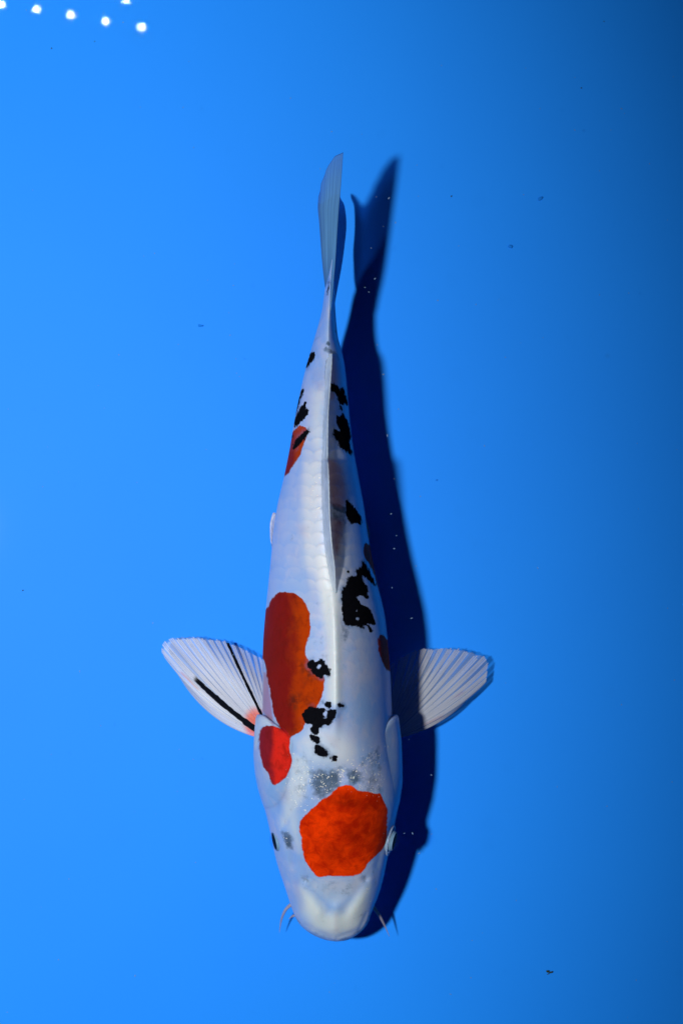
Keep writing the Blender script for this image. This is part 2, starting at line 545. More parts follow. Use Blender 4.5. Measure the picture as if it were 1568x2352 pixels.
BLACK = [
    Z3([(1060, 0), (1090, 20), (1110, 60), (1135, 100), (1155, 160), (1185, 200), (1168, 212), (1120, 160), (1075, 122), (1062, 118), (1070, 170), (1100, 210), (1110, 250), (1100, 280), (1120, 320), (1100, 320), (1060, 290), (1020, 300), (1012, 312), (1040, 350), (1060, 385), (1100, 385), (1140, 430), (1160, 490), (1180, 530), (1170, 550), (1125, 535), (1100, 535), (1122, 560), (1150, 600), (1140, 612), (1112, 590), (1108, 560), (1080, 540), (1062, 540), (1082, 580), (1058, 578), (1020, 548), (960, 560), (915, 540), (895, 500), (885, 400), (890, 300), (888, 225), (930, 220), (935, 140), (980, 120), (1005, 130), (1020, 110), (1000, 90), (1010, 75), (1040, 60), (1060, 40)]),
    Z3([(580, 880), (600, 850), (640, 840), (660, 872), (684, 855), (710, 830), (735, 860), (745, 890), (785, 920), (785, 970), (760, 985), (735, 965), (720, 1005), (680, 995), (640, 970), (630, 940), (600, 910)]),
    Z3([(545, 1330), (560, 1290), (600, 1250), (640, 1250), (670, 1268), (720, 1255), (755, 1275), (745, 1290), (722, 1310), (735, 1352), (762, 1330), (765, 1290), (790, 1270), (830, 1270), (842, 1310), (830, 1350), (800, 1362), (800, 1390), (765, 1415), (750, 1392), (710, 1410), (690, 1440), (680, 1480), (650, 1500), (620, 1470), (615, 1430), (635, 1405), (590, 1400), (560, 1380)]),
    Z2([(610, 770), (640, 755), (680, 780), (697, 830), (675, 850), (640, 820), (615, 800)]),
    Z2([(650, 850), (680, 840), (730, 880), (768, 920), (765, 950), (730, 965), (660, 935), (645, 900)]),
    Z5([(540, 550), (590, 525), (605, 580), (580, 640), (540, 680), (485, 748), (490, 690), (520, 620)]),
    Z5([(467, 980), (457, 1035), (425, 1100), (390, 1220), (360, 1320), (345, 1330), (368, 1180), (406, 1080), (428, 1015)]),
    Z5([(475, 1150), (497, 1165), (482, 1190), (502, 1213), (474, 1250), (510, 1235), (522, 1270), (500, 1310), (450, 1370), (400, 1430), (340, 1490), (335, 1400), (370, 1310), (420, 1220)]),
    Z5([(520, 1480), (524, 1540), (480, 1600), (400, 1700), (315, 1760), (330, 1680), (380, 1600), (450, 1545)]),
    Z5([(792, 925), (850, 930), (900, 985), (922, 1030), (928, 965), (960, 990), (975, 1080), (1002, 1140), (1002, 1212), (960, 1165), (945, 1200), (910, 1180), (870, 1110), (880, 1080), (840, 1030), (786, 1018)]),
    Z5([(895, 1195), (932, 1205), (945, 1260), (908, 1248)]),
    Z5([(876, 1310), (920, 1340), (938, 1285), (980, 1350), (1020, 1440), (1030, 1520), (1047, 1610), (1030, 1640), (1035, 1700), (1054, 1760), (1050, 1838), (1000, 1780), (950, 1750), (900, 1700), (880, 1640), (840, 1590), (820, 1472), (850, 1487), (902, 1522), (905, 1490), (870, 1430), (870, 1370)]),
    Z4([(918, 660), (960, 710), (1010, 760), (1042, 810), (1062, 895), (1000, 872), (970, 884), (938, 850), (920, 800), (925, 740)]),
    circ(Z3, 770, 1237, 30), circ(Z3, 878, 1237, 22), circ(Z2, 822, 968, 27), circ(Z5, 315, 1585, 13),
    circ(Z3, 935, 90, 8), circ(Z2, 790, 965, 10),
]
HOLES = [circ(Z3, 690, 905, 15), circ(Z3, 1015, 495, 11), circ(Z3, 738, 1342, 12), circ(Z3, 1018, 425, 6)]
GREY = [  # polygon, softness, weight
    (Z1([(615, 115), (700, 95), (760, 115), (860, 100), (890, 180), (860, 250), (780, 310), (690, 350), (650, 320), (615, 220)]), 15, .95),
    (Z1([(930, 110), (1010, 90), (1060, 130), (1050, 200), (970, 250), (930, 240)]), 12, .8),
    (Z1([(1040, 40), (1120, -60), (1220, -120), (1235, 100), (1230, 300), (1100, 290), (1040, 260)]), 9, .42),
    (Z1([(370, 630), (430, 630), (470, 700), (462, 780), (410, 775), (385, 700)]), 8, .9),
    (Z1([(440, 0), (560, -40), (620, 60), (620, 330), (560, 420), (470, 300)]), 14, .25),
    (Z1([(640, 1050), (1010, 1050), (1010, 1120), (900, 1200), (760, 1200), (650, 1120)]), 12, .26),
    (Z1([(530, 1010), (600, 1000), (610, 1070), (550, 1090)]), 6, .5),  # this row and the next paint the nostril shade
    (Z1([(1060, 1005), (1105, 1010), (1105, 1070), (1065, 1080)]), 5, .6),
    (Z1([(1140, 960), (1170, 960), (1185, 1090), (1165, 1100)]), 4, .35),
    (Z1([(700, 1250), (720, 1260), (740, 1420), (715, 1400)]), 5, .3),  # this row and the next paint shade into the snout grooves
    (Z1([(935, 1240), (955, 1240), (925, 1400), (905, 1400)]), 6, .25),
    (Z1([(1150, 1310), (1130, 1430), (1050, 1520), (950, 1572), (850, 1590), (850, 1556), (950, 1530), (1040, 1470), (1095, 1400), (1110, 1320)]), 3.5, .5),
    (Z1([(455, 1370), (560, 1500), (680, 1565), (850, 1592), (850, 1560), (700, 1520), (580, 1440), (500, 1370)]), 4, .38),
    (Z1([(470, 380), (500, 370), (420, 520), (400, 560), (385, 540)]), 6, .25),
    (Z1([(960, 1330), (1090, 1330), (1080, 1370), (960, 1370)]), 5, .28),
    (Z5([(670, 490), (740, 470), (800, 500), (870, 540), (885, 590), (820, 560), (760, 552), (700, 530)]), 4, .65),
    (Z5([(590, 400), (600, 370), (655, 338), (650, 365), (610, 400)]), 4, .5),
    (Z5([(735, 440), (745, 405), (770, 395), (785, 440), (770, 460)]), 2.5, .9),
    (Z5([(845, 270), (860, 262), (868, 300), (850, 295)]), 2.5, .8),
    (Z5([(830, 560), (890, 570), (905, 640), (860, 620)]), 8, .5),
    (Z3([(880, 540), (960, 560), (970, 620), (930, 700), (880, 720)]), 9, .55),
    (Z3([(700, 620), (735, 610), (740, 650), (725, 715), (690, 715), (700, 660)]), 5, .38),
    (Z3([(670, 350), (690, 350), (690, 375), (670, 375)]), 4, .4),
    (Z3([(700, 790), (760, 790), (790, 900), (740, 860)]), 6, .35),
    (Z4([(800, 705), (850, 705), (925, 740), (920, 800), (850, 780), (808, 755)]), 4, .92),
    (Z4([(795, 760), (920, 800), (930, 850), (880, 1000), (850, 1180), (820, 1100)]), 9, .6),
    (Z3([(690, 1180), (740, 1165), (745, 1230), (690, 1240)]), 5, .45),
]
PINK = [
    (Z4([(760, 320), (830, 340), (885, 400), (912, 500), (928, 600), (925, 700), (880, 745), (790, 710), (770, 500)]), 8, .62),
    (Z4([(790, 830), (900, 860), (890, 960), (860, 1120), (830, 1180), (805, 1050)]), 8, .5),
    (Z5([(800, 620), (850, 600), (890, 760), (900, 940), (800, 930)]), 10, .45),
    (Z5([(790, 1030), (850, 1060), (820, 1130), (785, 1120)]), 5, .5),
    (Z5([(600, 900), (690, 900), (700, 1000), (640, 1030)]), 12, .16),
    (Z5([(540, 760), (700, 740), (740, 860), (600, 880)]), 12, .10),
    (Z2([(215, 230), (240, 230), (280, 500), (300, 690), (240, 605), (200, 560)]), 3, .75),
    (Z1([(340, 290), (430, 290), (430, 370), (350, 360)]), 14, .14),
    (Z4([(510, 900), (590, 900), (600, 1000), (520, 980)]), 10, .10),
    (Z1([(820, 1330), (850, 1330), (858, 1500), (822, 1500)]), 6, .14),
    (Z1([(470, 1060), (520, 1040), (560, 1300), (520, 1340)]), 10, .12),
    (Z2([(740, 760), (860, 800), (860, 880), (780, 860)]), 10, .12),
]
PEARL_HIGHLIGHT = [  # bright white skin areas; the back ridge highlight is painted here too
    (Z3([(640, -80), (760, -80), (840, 180), (870, 300), (880, 500), (880, 700), (880, 1000), (880, 1200), (830, 1250), (760, 1200), (760, 900), (760, 700), (730, 500), (700, 300)]), 12, .8),
    (Z3([(790, 500), (830, 500), (860, 1200), (820, 1250)]), 4, .6),
    (Z2([(480, 830), (640, 700), (880, 720), (1020, 900), (960, 1010), (850, 1060), (640, 1030), (560, 1000)]), 28, .55),
    (Z2([(470, 930), (600, 960), (620, 1100), (560, 1300), (450, 1500), (360, 1560), (380, 1400), (430, 1150)]), 12, .6),
    (Z1([(400, 430), (500, 430), (520, 640), (520, 800), (430, 600)]), 14, .5),
    (Z1([(530, 1120), (640, 1180), (760, 1330), (900, 1320), (1010, 1180), (1120, 1110), (1100, 1300), (1050, 1460), (850, 1550), (640, 1470), (550, 1320)]), 20, .9),
    (Z1([(560, 1040), (1080, 1040), (1000, 1180), (830, 1280), (640, 1160)]), 16, .35),
    (Z4([(560, 350), (700, 330), (720, 900), (720, 1300), (560, 1250), (540, 800)]), 14, .5),
    (Z5([(560, 1000), (700, 1000), (690, 1500), (640, 1900), (540, 1500)]), 14, .5),
    (Z2([(140, 640), (200, 590), (260, 620), (280, 680), (190, 700), (165, 850), (140, 900), (125, 800)]), 3, .55),
]
FLECK_GLINT = [
    (Z2([(450, 900), (640, 1000), (860, 1020), (1140, 900), (1245, 820), (1250, 1240), (1170, 1290), (1020, 1240), (900, 1190), (660, 1330), (520, 1420), (430, 1250)]), 14, .75),
    (Z2([(1130, 870), (1255, 840), (1250, 1240), (1190, 1290), (1030, 1250), (1040, 1215), (1170, 1150)]), 8, 1.0),
    (Z2([(860, 1040), (940, 1040), (940, 1180), (880, 1190)]), 6, 1.0),
    (Z2([(400, 1170), (480, 1230), (530, 1400), (480, 1380), (430, 1270)]), 6, 1.0),
    (Z1([(360, 600), (440, 650), (420, 800), (380, 720)]), 5, .5),
    (Z4([(600, 380), (690, 340), (730, 700), (710, 900), (600, 780)]), 8, .35),
    (Z1([(515, 1110), (545, 1110), (570, 1290), (540, 1280)]), 4, .7),
    (Z1([(1095, 1110), (1140, 1110), (1120, 1260), (1090, 1250)]), 4, .8),
    (Z1([(1215, 650), (1275, 620), (1265, 760), (1235, 760)]), 4, .9),
]
SMOKE = [
    (Z3([(440, 1160), (520, 1140), (530, 1220), (490, 1270), (440, 1240)]), 12, .8),
    (Z3([(520, 860), (600, 880), (640, 960), (680, 1020), (600, 1020), (540, 960)]), 12, .7),
    (Z3([(560, 1040), (600, 1040), (600, 1080), (560, 1080)]), 8, .5),
    (Z3([(590, 1180), (640, 1170), (640, 1240), (590, 1240)]), 10, .6),
    (Z3([(330, 560), (470, 420), (560, 380), (500, 620), (360, 900), (280, 900)]), 30, .22),
    (Z1([(330, 300), (440, 260), (450, 380), (350, 390)]), 14, .08),
]
def soft_map(items, px, py):
    out = np.zeros(px.shape)
    for poly, s, w in items:
        out = np.maximum(out, w * sst(sdf(poly, px, py), -s, s))
    return out

def pigment(px, py):
    red = np.full(px.shape, -60.0)
    for p in RED:
        red = np.maximum(red, sdf(rounded(p), px, py))
    hr = sdf(rounded(HEAD_RED), px, py)
    vivid = (hr > -6).astype(float)
    gc = sdf(RED[1], px, py)
    cheek = (gc > -4).astype(float)
    crest = sst(sdf(Z2([(300, 700), (450, 790), (465, 960), (430, 1120), (310, 1215), (290, 1000)]), px, py), -15, 14)
    red = np.maximum(red, hr)
    black = np.full(px.shape, -60.0)
    for p in BLACK:
        black = np.maximum(black, sdf(rounded(p, 1), px, py))
    for p in HOLES:
        black = np.minimum(black, -sdf(p, px, py) - .5)
    black = np.where(black > -60, black, -60)
    crimson = np.where(py > 1320, 1 - sst(px + .12 * (py - 1500) * 0, 640, 712), 1 - sst(px, 662, 694))
    crimson = np.where(px > 800, 0.0, crimson)
    crimson = np.where(cheek > 0, 1 - crest, crimson)
    cheek = np.where((px > 800) & (py < 1700), 1.0, cheek)
    gg = lambda x, y, a, b, w: w * np.exp(-((px - x) / a) ** 2 - ((py - y) / b) ** 2)
    hd = gg(795, 1838, 34, 18, .95) + gg(822, 1915, 40, 34, .6) + gg(768, 1962, 30, 26, .45) + gg(880, 1930, 16, 40, .6) + gg(850, 1850, 30, 20, .4)  # dark zones of the head spot; the right side paints its slope shade
    crimson = np.where(hr > -6, np.clip(hd, 0, 1), crimson)
    bst, msk = scales(px, py, pchip(ST[:, 0], ST[:, 3], py))
    return dict(scl=bst * msk, smoke=soft_map(SMOKE, px, py), cheek=cheek, crimson=crimson, red=red, black=black, vivid=vivid, grey=soft_map(GREY, px, py), pink=soft_map(PINK, px, py),
                pearl_highlight=soft_map(PEARL_HIGHLIGHT, px, py), fleck_glint=soft_map(FLECK_GLINT, px, py))

ys = np.concatenate([np.linspace(530, 2100, 700), 2100 + 62.6 * np.sin(np.linspace(0, math.pi / 2, 56))[1:]])
NA = 320
an = np.linspace(0, 2 * math.pi, NA, endpoint=False)
PY, AA = np.meshgrid(ys, an, indexing='ij')
PX, ZZ = surf(PY, AA)
vb = pts_w(PX, PY, ZZ).reshape(-1, 3)
fb = grid_faces(len(ys), NA, wrap=True, flip=True)
nv = len(vb)
vb = np.vstack([vb, vb[:NA].mean(0), vb[-NA:].mean(0)])
last = (len(ys) - 1) * NA
fb += [(j, (j + 1) % NA, nv) for j in range(NA)] + [(last + (j + 1) % NA, last + j, nv + 1) for j in range(NA)]
att = pigment(PX.ravel(), PY.ravel())
under = sst(np.sin(AA).ravel(), -.45, -.1)
for k in ('pink', 'grey', 'fleck_glint'):
    att[k] = att[k] * under
for k in ('red', 'black'):
    att[k] = np.where(under > .01, att[k], -60)
att = {k: np.concatenate([v, [v[0], v[-1]]]) for k, v in att.items()}
mesh_obj('body', vb, fb, M_SKIN, koi, ORG, attrs=att)

# ------------------------------------------------------------------ gill covers
def gill_cover(side, label=None):
    nu, nvv = 60, 70
    u = np.linspace(0, 1, nu)
    v = np.linspace(0, 1, nvv)
    Uu, Vv = np.meshgrid(u, v, indexing='ij')
    a_top = math.radians(60 if side < 0 else 34)
    a_bot = math.radians(-62)
    a = a_top + (a_bot - a_top) * Vv
    if side < 0:
        rear = pchip([0, .1, .22, .36, .5, .7, 1], [1722, 1690, 1662, 1643, 1641, 1665, 1740], v)
    else:
        rear = pchip([0, .1, .22, .36, .5, .7, 1], [1700, 1668, 1648, 1641, 1641, 1665, 1740], v)
    front = pchip([0, .5, 1], [1880, 1895, 1870], v)
    py = front[None, :] + (rear - front)[None, :] * Uu
    aa = a if side > 0 else math.pi - a
    D = 17.5 if side < 0 else 17.0
    prof = sst(Uu, 0.0, .85) * (1 - .12 * sst(Uu, .85, 1)) * sst(Vv, 0, .30) * (1 - .6 * sst(Vv, .6, 1))
    off = -1.6 + (D + 1.6) * prof
    # rounded free edge
    rim = np.minimum(np.minimum((1 - Uu) * 26, Vv * 24), (1 - Vv) * 30)
    off = off - 3.5 * (1 - np.minimum(1, rim)) ** 2
    px, z = surf(py, aa, off)
    L, R, X, T, B = station(py)
    px2, z2 = surf(py, aa, np.minimum(off - 7, off))
    o1 = pts_w(px, py, z).reshape(-1, 3)
    o2 = pts_w(px2, py, z2).reshape(-1, 3)
    n = nu * nvv
    f = grid_faces(nu, nvv, flip=side > 0)
    f2 = [tuple(i + n for i in reversed(q)) for q in f]
    ring = ([(i, 0) for i in range(nu)] + [(nu - 1, j) for j in range(1, nvv)] + [(i, nvv - 1) for i in range(nu - 2, -1, -1)] + [(0, j) for j in range(nvv - 2, 0, -1)])
    idx = [i * nvv + j for i, j in ring]
    fr = []
    for k in range(len(idx)):
        p, q = idx[k], idx[(k + 1) % len(idx)]
        fr.append((p, q, q + n, p + n) if side < 0 else (q, p, p + n, q + n))
    at = pigment(px.ravel(), py.ravel())
    at = {k: np.concatenate([w, w]) for k, w in at.items()}
    mesh_obj('gill_cover', np.vstack([o1, o2]), f + f2 + fr, M_SKIN, koi, ORG, attrs=at)
gill_cover(-1)
gill_cover(1)

# ------------------------------------------------------------------ eyes
def frame(nrm):
    n = Vector(nrm).normalized()
    a = Vector((0, 0, 1)).cross(n).normalized()
    return n, a, n.cross(a)
def dome(c, nrm, R, ang0, ang1, n1=20, n2=40, cap_flat=False):
    n, a, b = frame(nrm)
    v, f = [], []
    for i in range(n1):
        t = ang0 + (ang1 - ang0) * i / (n1 - 1)
        for j in range(n2):
            p = 2 * math.pi * j / n2
            v.append(tuple(Vector(c) + n * (R * math.cos(t)) + (a * math.cos(p) + b * math.sin(p)) * (R * math.sin(t))))
    f = grid_faces(n1, n2, wrap=True)
    return v, f
def zero(n, **kw):
    d = dict(dark=np.zeros(n), orange=np.zeros(n), pink=np.zeros(n), thin=np.zeros(n))
    d.update(kw)
    return d
for side, ex in ((-1, 648.0), (1, 887.0)):
    c = W(ex, 1928, 222)
    nrm = (side * .95, -.2, .24)
    n, a, b = frame(nrm)
    R = 27 * U
    cut = math.radians(47)
    v, f = dome(c, nrm, R, cut, math.pi, 24)
    k = len(v)
    v.append(tuple(Vector(c) + n * (R * math.cos(cut))))
    f += [(k, j, (j + 1) % 40) for j in range(40)]
    eye = mesh_obj('eye', v, f, M_IRIS, koi, ORG)
    # pupil: a thick lens on the flat front of the eyeball
    pr = R * math.sin(cut) * .9
    pv = []
    for i in range(7):
        t = i / 6
        for j in range(40):
            p = 2 * math.pi * j / 40
            pv.append(tuple(Vector(c) + n * (R * math.cos(cut) + U * (.4 + 2.0 * (1 - t * t))) + (a * math.cos(p) + b * math.sin(p)) * (pr * max(t, .01))))
    mesh_obj('pupil', pv, grid_faces(7, 40, wrap=True), M_PUPIL, eye, ORG)
    cv, cf = dome(c, nrm, R * 1.04, .001, math.radians(62), 16)
    mesh_obj('cornea', cv, cf, M_CORNEA, eye, ORG)
    # skin ring round the eye
    rv = []
    for i in range(48):
        p = 2 * math.pi * i / 48
        rad = 27.5 * U * (1 + .05 * math.cos(p * 2))
        ctr = Vector(c) + n * (9.5 * U) + (a * math.cos(p) * 1.12 + b * math.sin(p) * .96) * rad
        dirr = (a * math.cos(p) + b * math.sin(p))
        for j in range(12):
            q = 2 * math.pi * j / 12
            m = 2.2 * U
            rv.append(tuple(ctr + dirr * (m * math.cos(q)) + n * (m * 1.0 * math.sin(q))))
    rf = grid_faces(48, 12, wrap=True) + [(47 * 12 + j, 47 * 12 + (j + 1) % 12, (j + 1) % 12, j) for j in range(12)]
    k = len(rv)
    mesh_obj('eyelid', rv, rf, M_SKIN, eye, ORG, attrs=dict(scl=np.zeros(k), smoke=np.zeros(k), cheek=np.zeros(k), crimson=np.zeros(k), red=np.full(k, -60), black=np.full(k, -60), vivid=np.zeros(k), grey=np.full(k, .45), pink=np.zeros(k), pearl_highlight=np.zeros(k), fleck_glint=np.zeros(k)))

# ------------------------------------------------------------------ barbels
def tube(path, radii, n=14, k=40):
    path = np.array(path, float)
    t = np.linspace(0, 1, len(path))
    tt = np.linspace(0, 1, k)
    P = np.stack([pchip(t, path[:, i], tt) for i in range(3)], -1)
    r = pchip(t, radii, tt)
    for _ in range(3):
        P[1:-1] = (P[:-2] + 2 * P[1:-1] + P[2:]) / 4
    Q = pts_w(P[:, 0], P[:, 1], P[:, 2])
    v = []
    for i in range(k):
        d = Vector(Q[min(i + 1, k - 1)] - Q[max(i - 1, 0)]).normalized()
        a = d.cross(Vector((0, 0, 1))).normalized()
        b = d.cross(a)
        for j in range(n):
            p = 2 * math.pi * j / n
            v.append(tuple(Vector(Q[i]) + (a * math.cos(p) + b * math.sin(p)) * (r[i] * U)))
    f = grid_faces(k, n, wrap=True)
    f.append(tuple(reversed(range(n))))
    f.append(tuple(range((k - 1) * n, k * n)))
    uv = np.array([(i / k, j / n) for i in range(k) for j in range(n)])
    thin = np.repeat(np.linspace(0, 1, k) ** 2 * .55, n)
    return v, f, uv, thin
for path, rad in (
    ([(680, 2071, 112), (668, 2078, 108), (655, 2091, 92), (645.6, 2115, 66), (641.6, 2142, 44)], [4.6, 4.2, 3.4, 2.2, .6]),
    ([(692, 2101, 118), (684, 2101.5, 112), (672, 2104, 100), (663, 2111, 88)], [4.4, 3.8, 2.6, .5]),
    ([(842, 2074, 118), (854, 2081, 112), (868, 2098, 96), (881.5, 2123, 76), (894, 2151, 60)], [4.8, 4.4, 3.6, 2.4, .6]),
    ([(832, 2104, 104), (842, 2108, 98), (846, 2112, 84), (843, 2120, 70)], [4.2, 3.4, 2.4, .5])):
    v, f, uv, thin = tube(path, rad)
    mesh_obj('barbel', v, f, M_BARB, koi, ORG, attrs=zero(len(v), thin=thin), uv=uv)

# ------------------------------------------------------------------ pectoral fins
def pectoral(tips, root, conv_f, side, n_rays, bows, black_rays, z_root, z_tip, lead, orange=None, streak=None):
    tips = np.array(conv_f(tips))
    seg = np.hypot(*np.diff(tips, axis=0).T)
    s = np.concatenate([[0], np.cumsum(seg)])
    s /= s[-1]
    r_of_s = lambda q: np.interp(q, [0, lead[1], 1], [0, lead[0], 1])
    s = r_of_s(s)
    root = np.array(root, float)
    def ray_xy(r, t):
        """r across the fan 0..1, t along 0..1 (arrays)"""
        T = np.stack([np.interp(r, s, tips[:, 0]), np.interp(r, s, tips[:, 1])], -1)
        d = T - root
        dn = np.hypot(d[..., 0], d[..., 1])[..., None]
        B = root + d / dn * (16 + 6 * r[..., None])
        d = T - B
        nrm = np.stack([-d[..., 1], d[..., 0]], -1) * side
        bow = np.interp(r, [0, .15, .5, 1], bows)[..., None]
        Cc = (B + T) / 2 + nrm * bow
        t = t[..., None]
        return (1 - t) ** 2 * B + 2 * t * (1 - t) * Cc + t * t * T
    def height(r, t):
        return z_root + (z_tip - z_root) * t ** .8 + 3.5 * np.sin(r * 9 + t * 3) * t + 4 * np.sin(t * math.pi)
    def extra(px, py, r, t):
        d = zero(px.size)
        if orange is not None:
            dd = np.hypot((px - orange[0]) / 1.0, (py - orange[1]) / 1.45).ravel()
            d['orange'] = 1 - sst(dd, orange[2] * .6, orange[2] * 1.15)
        if streak is not None:
            for p, q, w, kk in streak:
                d['pink'] = np.maximum(d['pink'], kk * np.exp(-(seg_d(px, py, p, q).ravel() / w) ** 2))
        return d
    def ink(rr, ta):
        out = np.zeros(np.shape(rr))
        for c0, hw, t0, t1 in black_rays:
            half = hw / (366 * np.clip(ta, 0, 1) + 26)
            wob = 1 + .09 * np.sin(ta * 23 + c0 * 50) + .08 * np.sin(ta * 97) + .06 * np.sin(ta * 151)
            q = 1 - sst(np.abs(rr - c0) / (half * wob), .7, 1.25)
            out = np.maximum(out, q * sst(ta, t0 - .03, t0 + .03) * (1 - sst(ta, t1 - .16, t1 + .06)))
        return out
    # membrane: a closed thin sheet
    nr, nt = 160, 60
    r, t = np.meshgrid(np.linspace(0, 1, nr), np.linspace(0, 1, nt), indexing='ij')
    fray = 1 - .014 * sst(r, .12, .35) * np.abs(np.sin(r * n_rays * math.pi)) ** 0.6
    tt = t * (.992 * fray - .012 * sst(r, .35, .8))
    xy = ray_xy(r, tt)
    z = height(r, tt)
    a = pts_w(xy[..., 0], xy[..., 1], z).reshape(-1, 3)
    b = a.copy(); b[:, 2] -= 1.2 * U
    n = len(a)
    f = grid_faces(nr, nt, flip=side > 0)
    ring = [i * nt for i in range(nr)] + [(nr - 1) * nt + j for j in range(1, nt)] + [i * nt + nt - 1 for i in range(nr - 2, -1, -1)] + [j for j in range(nt - 2, 0, -1)]
    f2 = [tuple(i + n for i in reversed(q)) for q in f]
    fr = [(ring[k], ring[(k + 1) % len(ring)], ring[(k + 1) % len(ring)] + n, ring[k] + n) for k in range(len(ring))]
    ex = extra(xy[..., 0].ravel(), xy[..., 1].ravel(), r, t)
    ex['thin'] = (sst(t, .35, 1.0) * .55 + .25 * sst(r, .6, 1) * sst(t, .4, 1)).ravel()
    ex['thin'] = np.clip(ex['thin'] - .5 * (1 - sst(r.ravel(), .05, .22)), 0, .8)
    ex['dark'] = ink(r.ravel(), tt.ravel())
    ex = {k: np.concatenate([w, w]) for k, w in ex.items()}
    g = np.stack([t.ravel(), r.ravel()], -1)
    fin = mesh_obj('pectoral_fin', np.vstack([a, b]), f + f2 + fr, M_MEM, koi, ORG, attrs=ex, uv=np.vstack([g, g]))
    # rays
    for i in range(n_rays):
        rc = (i + .5 + random.uniform(-.13, .13)) / n_rays
        wv_ = random.uniform(.9, 1.06)
        ln_ = 1 if i < 4 else random.uniform(.975, 1.0)
        wd = .5 / n_rays
        strips, faces, rr, ta, base = [], [], [], [], 0
        NB = 3
        m = 34
        tl = np.linspace(0.0, 1.0, m) * ln_
        for bch in range(NB):
            lo0 = -1 + 2 * bch / NB
            hi0 = -1 + 2 * (bch + 1) / NB
            split = sst(tl, .62, 1.0)
            fill = (.93 - (.30 if i > 1 else 0) * sst(tl, .15, .95)) * wv_
            shr = (.09 if i > 2 else .0) * split
            lo = (lo0 + (shr if bch > 0 else shr * .4)) * fill
            hi = (hi0 - (shr if bch < NB - 1 else shr * .4)) * fill
            end = 1 - (.012 * abs(bch - 1) + random.uniform(0, .014)) * (0 if rc < .3 else 1)
            for fr_, zz in ((0, 0), (.5, 1), (1, 0)):
                ro = rc + wd * (lo + (hi - lo) * fr_) + .10 * wd * np.sin(tl * 7 + i * 2.1) * tl
                ro = np.clip(ro, 0.002, .998)
                xy = ray_xy(ro, tl * end)
                zt = height(ro, tl * end) + .7 + (.25 + .45 * tl) * zz + .5 * tl * (1 - ((lo + hi) / 2) ** 2)
                strips.append(np.stack([xy[:, 0], xy[:, 1], zt], -1))
                rr.append(ro); ta.append(tl * end)
        V = np.concatenate(strips)
        for bch in range(NB):
            for q in range(2):
                s0 = (bch * 3 + q) * m
                for j in range(m - 1):
                    qd = (s0 + j, s0 + j + 1, s0 + m + j + 1, s0 + m + j)
                    faces.append(qd if side > 0 else tuple(reversed(qd)))
        rr, ta = np.concatenate(rr), np.concatenate(ta)
        ex = extra(V[:, 0], V[:, 1], rr, ta)
        ex['dark'] = ink(rr, ta)
        ex['thin'] = .12 * sst(ta, .6, 1) + .04 * random.random()
        o = mesh_obj('fin_ray', pts_w(V[:, 0], V[:, 1], V[:, 2]), faces, M_RAY, fin, ORG, attrs=ex, uv=np.stack([ta, rr * 20], -1))
        if any(abs(rc - q[0]) < .6 / n_rays for q in black_rays):
            o['label'] = 'pale fin ray with a black stripe'
    return fin

F3 = lambda p: conv(p, 550, 2200, 3.484)
F4 = lambda p: conv(p, 1350, 2250, 3.136)
lf = pectoral([(385, 855), (250, 640), (130, 500), (92, 430), (92, 350), (150, 265), (260, 226), (400, 220), (540, 220), (650, 245), (760, 260), (860, 276), (960, 300), (1050, 335), (1150, 385), (1220, 425), (1290, 470), (1345, 520)],
         (634, 1709), F3, -1, 17, [.21, .09, .02, .0], [(.20, 6.8, .05, .72), (.694, 5.2, -.1, 1.3)], 84, 48, (.07, .21),
         orange=(586, 1662, 27),
         streak=[(*F3([(340, 690), (450, 800)]), 2.2, .9), (*F3([(450, 810), (545, 890)]), 2.5, .6), (*F3([(960, 1385), (1080, 1440)]), 3, .25)])
lf['label'] = 'pectoral fin with two black stripes and an orange base'
rf_ = pectoral([(893, 852), (1000, 745), (1120, 640), (1192, 560), (1206, 450), (1217, 330), (1180, 268), (1100, 236), (1000, 203), (900, 183), (750, 163), (620, 170), (500, 165), (380, 205), (280, 255), (180, 310), (110, 360)],
         (882, 1706), F4, 1, 16, [.14, .08, .02, .0], [], 86, 52, (.07, .20),
         streak=[(*F4([(480, 1050), (700, 950)]), 4, .25), (*F4([(850, 730), (930, 680)]), 2, .35)])
rf_['label'] = 'plain white pectoral fin half in the shade of the body'

